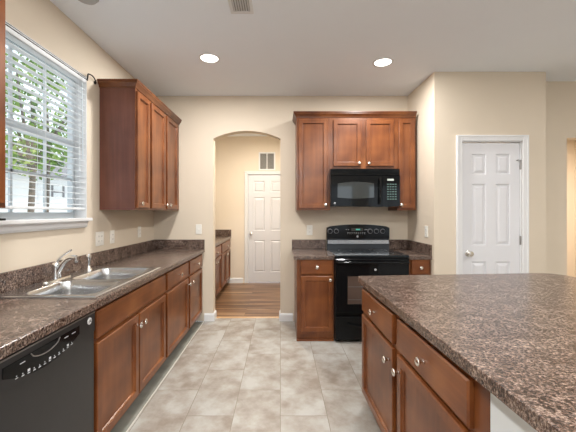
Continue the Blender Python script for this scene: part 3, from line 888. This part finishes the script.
# ------------------------------------------------------------------ range
RGX = 0.929; rw = 0.375
rg = thing('electric_range', 'black freestanding electric range with a smooth glass cooktop', 'range', (RGX, 3.27, 0))
bm = B_(); box(bm, (-rw, 0.02, 0.025), (rw, 0.63, 0.868), 0.003)
for x in (-0.34, 0.34):
    for y in (0.06, 0.58): lathe(bm, [(0, 0), (0.015, 0), (0.012, 0.026), (0, 0.026)], 10, Matrix.Translation((x, y, 0)))
obj('body', bm, M['black_satin'], rg)
bm = B_(); box(bm, (-rw - 0.001, -0.006, 0.868), (rw + 0.001, 0.60, 0.889), 0.004, 2); ct = obj('cooktop', bm, M['glass_top'], rg)
for x, y, r in ((-0.19, 0.16, 0.11), (0.19, 0.16, 0.085), (-0.19, 0.43, 0.075), (0.19, 0.43, 0.10)):
    bm = B_(); n = 36
    a = [bm.verts.new((x + r * math.cos(2 * PI * i / n), y + r * math.sin(2 * PI * i / n), 0.8895)) for i in range(n)]
    b = [bm.verts.new((x + (r - 0.004) * math.cos(2 * PI * i / n), y + (r - 0.004) * math.sin(2 * PI * i / n), 0.8895)) for i in range(n)]
    for i in range(n): bm.faces.new((a[i], a[(i + 1) % n], b[(i + 1) % n], b[i]))
    obj('burner_ring', bm, M['ring'], ct)
# backguard: glossy strip below, arched control console above
bm = B_(); prism(bm, [(0.585, 0.889), (0.600, 1.010), (0.635, 1.015), (0.635, 0.875), (0.6, 0.889)], 'x', -rw + 0.004, rw - 0.004)
obj('back_strip', bm, plain('reflective_dark_strip', (0.030, 0.033, 0.037), 0.20, 0.5), rg)
bm = B_()
pt = [(-rw + 0.002, 1.008)] + [(-rw + 0.002 + (2 * rw - 0.004) * i / 20, 1.150 + 0.030 * (1 - (i / 10 - 1) ** 2) - (0.012 if i in (0, 20) else 0)) for i in range(21)] + [(rw - 0.002, 1.008)]
prism(bm, pt, 'y', 0.575, 0.640)
es = [e for e in bm.edges if all(v.co.y < 0.58 for v in e.verts)]
bmesh.ops.bevel(bm, geom=es, offset=0.008, segments=2, affect='EDGES')
cbm = B_(); box(cbm, (-rw + 0.008, 0.578, 0.945), (rw - 0.008, 0.588, 0.995), 0.003); obj('steel_band', cbm, M['steel'], rg, label='shiny steel band below the control console')
con = obj('control_console', bm, M['black'], rg)
for x in (-0.337, -0.262, 0.140, 0.215, 0.290):
    bm = B_(); m = Matrix.Translation((x, 0.575, 1.098)) @ Matrix.Rotation(PI / 2, 4, 'X')
    lathe(bm, [(0, 0), (0.030, 0), (0.0295, 0.002), (0.0255, 0.0025), (0.0255, 0.001), (0, 0.001)], 28, m)
    dl = obj('dial_ring', bm, M['ring_grey'], con, smooth=True)
    bm = B_(); lathe(bm, [(0, 0.002), (0.022, 0.002), (0.020, 0.022), (0.018, 0.025), (0, 0.025)], 24, m)
    box(bm, (x - 0.003, 0.546, 1.098 - 0.019), (x + 0.003, 0.551, 1.098 + 0.019))
    obj('dial', bm, M['black'], con, smooth=True)
bm = B_(); box(bm, (-0.085, 0.5725, 1.10), (0.055, 0.576, 1.135)); obj('display', bm, M['mw_glass'], con)
bm = B_(); box(bm, (-0.03, 0.5715, 1.112), (0.02, 0.573, 1.126)); obj('clock', bm, M['display'], con)
for i in range(9):
    mark(con, -0.13 + i * 0.025, -0.118 + i * 0.025, 0.5735, 0.5755, 1.078, 1.082)
    mark(con, -0.13 + i * 0.025, -0.122 + i * 0.025, 0.5735, 0.5755, 1.066, 1.069)
for x in (-0.15, -0.125, 0.075, 0.095): mark(con, x, x + 0.012, 0.5735, 0.5755, 1.115, 1.119)
def badge(parent, x, y, z, r, s):
    bm = B_(); lathe(bm, [(0, 0), (r, 0), (r * 0.95, 0.0015), (r * 0.8, 0.002), (0, 0.002)], 20, Matrix.Translation((x, y, z)) @ Matrix.Rotation(PI / 2, 4, 'X'))
    b = obj('badge', bm, M['lettering'], parent, smooth=True)
    text_mesh('lettering', 'GE', s, M['black'], b, (x, y - 0.0025, z), (PI / 2, 0, 0))
badge(con, -0.01, 0.575, 1.035, 0.012, 0.013)
# oven door
bm = B_(); front(bm, -rw + 0.004, rw - 0.004, 0.300, 0.850, 0.019, -0.018, (-0.255, 0.255), (0.392, 0.682), {(1, 1)}, [(0.006, 0.004)], e=0.005)
od = obj('oven_door', bm, M['black'], rg)
bm = B_(); box(bm, (-0.249, -0.0155, 0.398), (0.249, -0.0142, 0.676)); obj('window', bm, M['oven_glass'], od)
bm = B_()
for z in (0.44, 0.57): box(bm, (-0.245, -0.0162, z), (0.245, -0.0156, z + 0.004))
obj('rack_lines', bm, M['ring'], od)
bm = B_(); pts = [(-0.355, -0.018, 0.822)] + bez((-0.350, -0.055, 0.822), (-0.2, -0.068, 0.822), (0.2, -0.068, 0.822), (0.350, -0.055, 0.822), 12) + [(0.355, -0.018, 0.822)]
tube(bm, pts, 0.0115, 12); obj('handle', bm, M['black'], od, smooth=True)
badge(od, 0.03, -0.018, 0.745, 0.011, 0.012)
bm = B_(); front(bm, -rw + 0.004, rw - 0.004, 0.035, 0.270, 0.019, -0.014, e=0.006); sd = obj('storage_drawer', bm, M['black'], rg)
bm = B_(); tube(bm, [(-0.25, -0.014, 0.205)] + bez((-0.245, -0.034, 0.20), (-0.1, -0.036, 0.155), (0.1, -0.036, 0.155), (0.245, -0.034, 0.20), 14) + [(0.25, -0.014, 0.205)], 0.009, 10)
obj('drawer_pull', bm, M['black'], sd, smooth=True)

# ------------------------------------------------------------------ microwave
mw = thing('microwave', 'black over-the-range microwave mounted under the short wall cabinet', 'microwave', (0.931, 3.54, 1.378))
bm = B_(); box(bm, (-0.376, 0.02, 0.012), (0.376, 0.388, 0.426), 0.003); obj('body', bm, M['black_satin'], mw)
bm = B_(); box(bm, (-0.378, 0.0, 0.350), (0.378, 0.02, 0.424), 0.003)
for i in range(5): box(bm, (-0.35, -0.002, 0.375 + i * 0.009), (0.35, 0.0, 0.379 + i * 0.009))
obj('vent_grille', bm, M['black'], mw)
bm = B_()
# door with bowed lower edge
lo = [(-0.378 + 0.56 * i / 16, 0.020 - 0.016 * math.sin(PI * i / 32)) for i in range(17)]
prism(bm, [(-0.378, 0.347)] + lo + [(0.182, 0.347)], 'y', -0.008, 0.0195)
md = obj('door', bm, M['black'], mw)
bm = B_()
wn = [(-0.305 + 0.40 * i / 16, 0.108 - 0.012 * math.sin(PI * i / 16)) for i in range(17)] + [(0.095 - 0.40 * i / 16, 0.262 + 0.018 * math.sin(PI * i / 16)) for i in range(17)]
prism(bm, wn, 'y', -0.0095, -0.008); obj('window', bm, M['mw_glass'], md)
bm = B_(); tube(bm, [(0.150, -0.008, 0.315)] + bez((0.150, -0.038, 0.31), (0.158, -0.05, 0.22), (0.158, -0.05, 0.12), (0.150, -0.038, 0.045), 10) + [(0.150, -0.008, 0.04)], 0.010, 10)
obj('handle', bm, M['black'], md, smooth=True)
badge(md, -0.335, -0.0085, 0.045, 0.011, 0.012)
bm = B_(); lo = [(0.186 + 0.192 * i / 8, 0.004 + 0.010 * (i / 8) ** 2) for i in range(9)]
prism(bm, [(0.186, 0.347)] + lo + [(0.378, 0.347)], 'y', -0.008, 0.0195); pn = obj('control_panel', bm, M['black'], mw)
bm = B_(); box(bm, (0.240, -0.0092, 0.292), (0.310, -0.008, 0.312)); obj('display', bm, plain('grey_green_display', (0.45, 0.50, 0.46), 0.4), pn)
bm = B_()
for r in range(7):
    for c in range(4): box(bm, (0.238 + c * 0.028, -0.0092, 0.085 + r * 0.027), (0.256 + c * 0.028, -0.008, 0.096 + r * 0.027))
obj('keypad', bm, plain('keypad_green_grey', (0.10, 0.17, 0.15), 0.35), pn)

# ------------------------------------------------------------------ island
TH = math.radians(1.15)
IR = -PI / 2 + TH
IO = (0.576, 2.236, 0)
t = thing('island_cabinet', 'cherry island cabinet with two drawers over two doors', 'cabinet', IO, IR)
bm = B_(); prism(bm, [(0, 0.075), (0, CB), (0.60, CB), (0.60, 0), (0.06, 0), (0.06, 0.075)], 'x', 0, 1.308); obj('body', bm, M['cherry'], t)
cab_drawer(t, 0.030, 0.598, 0.655, 0.806); cab_drawer(t, 0.660, 1.237, 0.655, 0.806)
cab_door(t, 0.030, 0.598, 0.100, 0.632, 0.558, 0.560); cab_door(t, 0.660, 1.237, 0.100, 0.632, 0.692, 0.560)
bm = B_(); box(bm, (1.3095, 0.001, 0.0), (2.45, 0.60, CB - 0.0015))
o = struct('wall_island_end', bm, M['panel_grey']); o.location = IO; o.rotation_euler = (0, 0, IR)
bm = B_(); box(bm, (1.60, -0.0005, 0.02), (1.604, 0.001, CB - 0.01)); obj('seam_strip', bm, M['plate'], o)
bm = B_(); box(bm, (0.01, 0.602, 0), (2.45, 0.72, CB)); o = struct('wall_island', bm, M['wall']); o.location = IO; o.rotation_euler = (0, 0, IR)
# island worktop, polygon with rounded corners
def corner(p, a, b, r, n=6):
    p, a, b = Vector(p), Vector(a), Vector(b)
    u = (a - p).normalized(); w = (b - p).normalized()
    p0 = p + u * r; p1 = p + w * r
    return [tuple((1 - t) ** 2 * p0 + 2 * (1 - t) * t * p + t * t * p1) for t in [i / n for i in range(n + 1)]]
Pa, Pb, Pc, Pd = (0.5375, 2.258), (2.02, 2.375), (2.07, -0.5), (0.594, -0.5)
out = corner(Pa, Pd, Pb, 0.02, 4) + corner(Pb, Pa, Pc, 0.17, 8) + [Pc, Pd]
bm = B_()
cen = Vector((1.25, 1.0))
def ins(d):
    n = len(out); res = []
    for i in range(n):
        p = Vector(out[i]); a = Vector(out[i - 1]); b = Vector(out[(i + 1) % n])
        d1 = (p - a).normalized(); d2 = (b - p).normalized()
        n1 = Vector((d1.y, -d1.x)); n2 = Vector((d2.y, -d2.x)); m = n1 + n2; m = m / m.dot(n1)
        res.append(p + m * d)
    return res
rows = []
for d, z in ((0, CB), (0, CT - 0.003), (0.001, CT - 0.001), (0.003, CT)):
    rows.append([bm.verts.new((q.x, q.y, z)) for q in ins(d)])
for a, b in zip(rows, rows[1:]):
    for i in range(len(a)): bm.faces.new((a[i], a[(i + 1) % len(a)], b[(i + 1) % len(a)], b[i]))
bm.faces.new(rows[0]); bm.faces.new(rows[-1])
tag(obj('island_worktop', bm, M['laminate']), 'large brown granite-look island worktop with a rounded far corner', 'worktop')

# ------------------------------------------------------------------ hall cabinets
for i, (y0, w, dd, lab) in enumerate(((5.09, 0.925, [(0.03, 0.41), (0.45, 0.89)], 'cherry hall base cabinet with a wide drawer beside the white hall door'),
                             (4.16, 0.925, [(0.03, 0.41), (0.45, 0.89)], 'cherry hall base cabinet nearer the arch, mostly hidden by the wall'))):
    t = thing('hall_cabinet', lab, 'cabinet', (-0.945, y0, 0), PI / 2)
    base_body(t, w, 0.58)
    cab_drawer(t, 0.03, w - 0.035, 0.672, 0.815)
    cab_door(t, dd[0][0], dd[0][1], 0.112, 0.648, 0.38, 0.60); cab_door(t, dd[1][0], dd[1][1], 0.112, 0.648, 0.48, 0.60)
t = thing('worktop', 'brown granite-look worktop in the hall seen through the arch', 'worktop')
bm = B_(); prism(bm, edge_prof(LX + 0.001, -0.918), 'y', 4.14, 6.029); obj('counter', bm, M['laminate'], t)
bm = B_(); box(bm, (LX + 0.02, 6.01, CT), (-0.918, 6.03, 0.998), 0.003); obj('backsplash', bm, M['laminate'], t)
bm = B_(); box(bm, (LX, 4.14, CT), (LX + 0.02, 6.03, 0.998), 0.003); obj('backsplash', bm, M['laminate'], t)

# ------------------------------------------------------------------ outlets and switches
def outlet(label, loc, rz, gang=1, kind='outlet', name='wall_outlet'):
    t = thing(name, label, 'outlet' if kind == 'outlet' else 'light switch', loc, rz)
    w = 0.036 + 0.023 * (gang - 1)
    bm = B_(); box(bm, (-w, -0.006, -0.060), (w, 0, 0.060), 0.003, 2); obj('cover_plate', bm, M['plate'], t)
    for k in range(gang):
        x = (k - (gang - 1) / 2) * 0.046
        if kind == 'outlet':
            for z in (-0.02, 0.02):
                bm = B_(); lathe(bm, [(0, 0), (0.0165, 0), (0.0165, 0.002), (0, 0.002)], 16, Matrix.Translation((x, -0.006, z)) @ Matrix.Rotation(PI / 2, 4, 'X'))
                s = obj('socket', bm, M['plate'], t)
                bm = B_()
                for dx in (-0.006, 0.006): box(bm, (x + dx - 0.001, -0.0086, z - 0.005), (x + dx + 0.001, -0.008, z + 0.006))
                obj('slots', bm, M['slot'], s)
        else:
            bm = B_(); box(bm, (x - 0.005, -0.016, -0.008), (x + 0.005, -0.006, 0.010), 0.001); obj('toggle', bm, M['plate'], t)
    return t
outlet('double cover plate on the window wall nearest the sink', (LX, 2.745, 1.10), PI / 2, 2)
outlet('single outlet on the window wall under the narrow wall cabinet', (LX, 2.95, 1.10), PI / 2)
outlet('single outlet on the window wall nearest the back corner', (LX, 3.52, 1.11), PI / 2)
outlet('single toggle light switch on the back wall left of the arch', (-0.994, BY, 1.117), 0, 1, 'switch', 'light_switch')
outlet('single outlet on the back wall left of the range', (0.355, BY, 1.105), 0)
outlet('single outlet on the short side wall right of the range', (RX, 3.42, 1.12), -PI / 2)

# ------------------------------------------------------------------ ceiling fittings
def can(x, y, label):
    t = thing('recessed_light', label, 'ceiling light', (x, y, CZ), 0, 'recessed ceiling lights')
    bm = B_(); n = 32
    lathe(bm, [(0.078, 0), (0.095, 0), (0.093, -0.006), (0.080, -0.008), (0.076, -0.003)], n, cap=False)
    obj('trim_ring', bm, M['white'], t, smooth=True)
    bm = B_(); lathe(bm, [(0, -0.002), (0.0775, -0.002), (0.0775, -0.001), (0, -0.001)], n); obj('lens', bm, M['lamp'], t)
    l = bpy.data.lights.new('lamp', 'AREA'); l.shape = 'DISK'; l.size = 0.14; l.energy = CAN_POWER; l.color = CAN_COLOR
    lo = bpy.data.objects.new('lamp', l); C.objects.link(lo); lo.parent = t; lo.location = (0, 0, -0.010)
    return t
can(-0.651, 2.96, 'round recessed ceiling light above the left counter aisle')
can(0.966, 3.04, 'round recessed ceiling light in front of the range')
for x, y in ((-0.65, 0.7), (1.0, 0.7), (-0.65, -1.6), (1.0, -1.6), (3.2, 1.2), (3.2, -1.6)):  # unseen extra lights, added to brighten the room
    can(x, y, 'round recessed ceiling light added out of view')
# unseen lamp added to light the hall
t = thing('hall_fill_light', 'round flush ceiling light added in the hall, hidden above the arch', 'ceiling light', (-0.3, 4.8, CZ))
bm = B_(); lathe(bm, [(0, 0), (0.15, 0), (0.15, -0.03), (0.11, -0.07), (0, -0.085)], 28); obj('shade', bm, M['lamp'], t, smooth=True)
l = bpy.data.lights.new('lamp', 'AREA'); l.shape = 'DISK'; l.size = 0.25; l.energy = HALL_POWER; l.color = (1.0, 0.92, 0.80)
lo = bpy.data.objects.new('lamp', l); C.objects.link(lo); lo.parent = t; lo.location = (0, 0, -0.095)
t = thing('far_room_fill_light', 'unseen flush ceiling light added in the room beyond the right opening', 'ceiling light', (3.9, 4.9, CZ))  # unseen lamp added to brighten the room past the opening
bm = B_(); lathe(bm, [(0, 0), (0.15, 0), (0.15, -0.03), (0.11, -0.07), (0, -0.085)], 28); obj('shade', bm, M['lamp'], t, smooth=True)
l = bpy.data.lights.new('lamp', 'AREA'); l.shape = 'DISK'; l.size = 0.25; l.energy = HALL_POWER * 3.0; l.color = (1.0, 0.88, 0.74)
lo = bpy.data.objects.new('lamp', l); C.objects.link(lo); lo.parent = t; lo.location = (0, 0, -0.095)

v = thing('ceiling_vent', 'white ceiling air vent cut off by the top edge of the photo', 'vent', (-0.27, 2.12, CZ))
bm = B_()
for a, b in (((-0.08, -0.17), (-0.058, 0.17)), ((0.058, -0.17), (0.08, 0.17)), ((-0.058, -0.17), (0.058, -0.145)), ((-0.058, 0.145), (0.058, 0.17))):
    box(bm, (a[0], a[1], -0.008), (b[0], b[1], 0), 0.002)
obj('frame', bm, M['white'], v)
bm = B_()
for i in range(7):
    x = -0.05 + i * 0.0165; prism(bm, [(x - 0.005, -0.002), (x - 0.004, -0.002), (x + 0.006, -0.010), (x + 0.005, -0.010)], 'y', -0.145, 0.145)
obj('louvres', bm, M['white'], v)
bm = B_(); box(bm, (-0.058, -0.145, -0.0015), (0.058, 0.145, -0.0005)); obj('backing', bm, M['ring_light'], v)
s = thing('smoke_detector', 'round grey ceiling fitting at the top edge near the window wall', 'smoke detector', (-1.262, 2.095, CZ))
bm = B_(); lathe(bm, [(0, 0), (0.075, 0), (0.075, -0.012), (0.060, -0.03), (0, -0.034)], 28); obj('housing', bm, plain('detector_grey', (0.42, 0.43, 0.44), 0.5), s, smooth=True)

# three bulb fill light added behind the camera to lift the ceiling
t = thing('fill_light', 'three bulb fill light added behind the camera', 'fill_light', (0.25, -1.2, CZ))
bm = B_(); tube(bm, [(0, 0, 0), (0, 0, -0.62)], 0.008, 8); lathe(bm, [(0, 0), (0.06, 0), (0.05, -0.02), (0, -0.025)], 16); obj('stem', bm, M['nickel'], t, smooth=True)
for k in range(3):
    a = k * 2 * PI / 3 + 0.4; x, y = 0.24 * math.cos(a), 0.24 * math.sin(a)
    bm = B_(); tube(bm, bez((0, 0, -0.60), (x * 0.4, y * 0.4, -0.72), (x * 0.9, y * 0.9, -0.70), (x, y, -0.62), 8), 0.007, 8); obj('arm', bm, M['nickel'], t, smooth=True)
    bm = B_(); lathe(bm, [(0, -0.045), (0.03, -0.03), (0.042, 0.0), (0.03, 0.03), (0, 0.045)], 16, Matrix.Translation((x, y, -0.57))); obj('bulb', bm, M['lamp'], t, smooth=True)
    l = bpy.data.lights.new('lamp', 'POINT'); l.shadow_soft_size = 0.05; l.energy = FILL_POWER; l.color = CAN_COLOR
    lo = bpy.data.objects.new('lamp', l); C.objects.link(lo); lo.parent = t; lo.location = (x, y, -0.50)
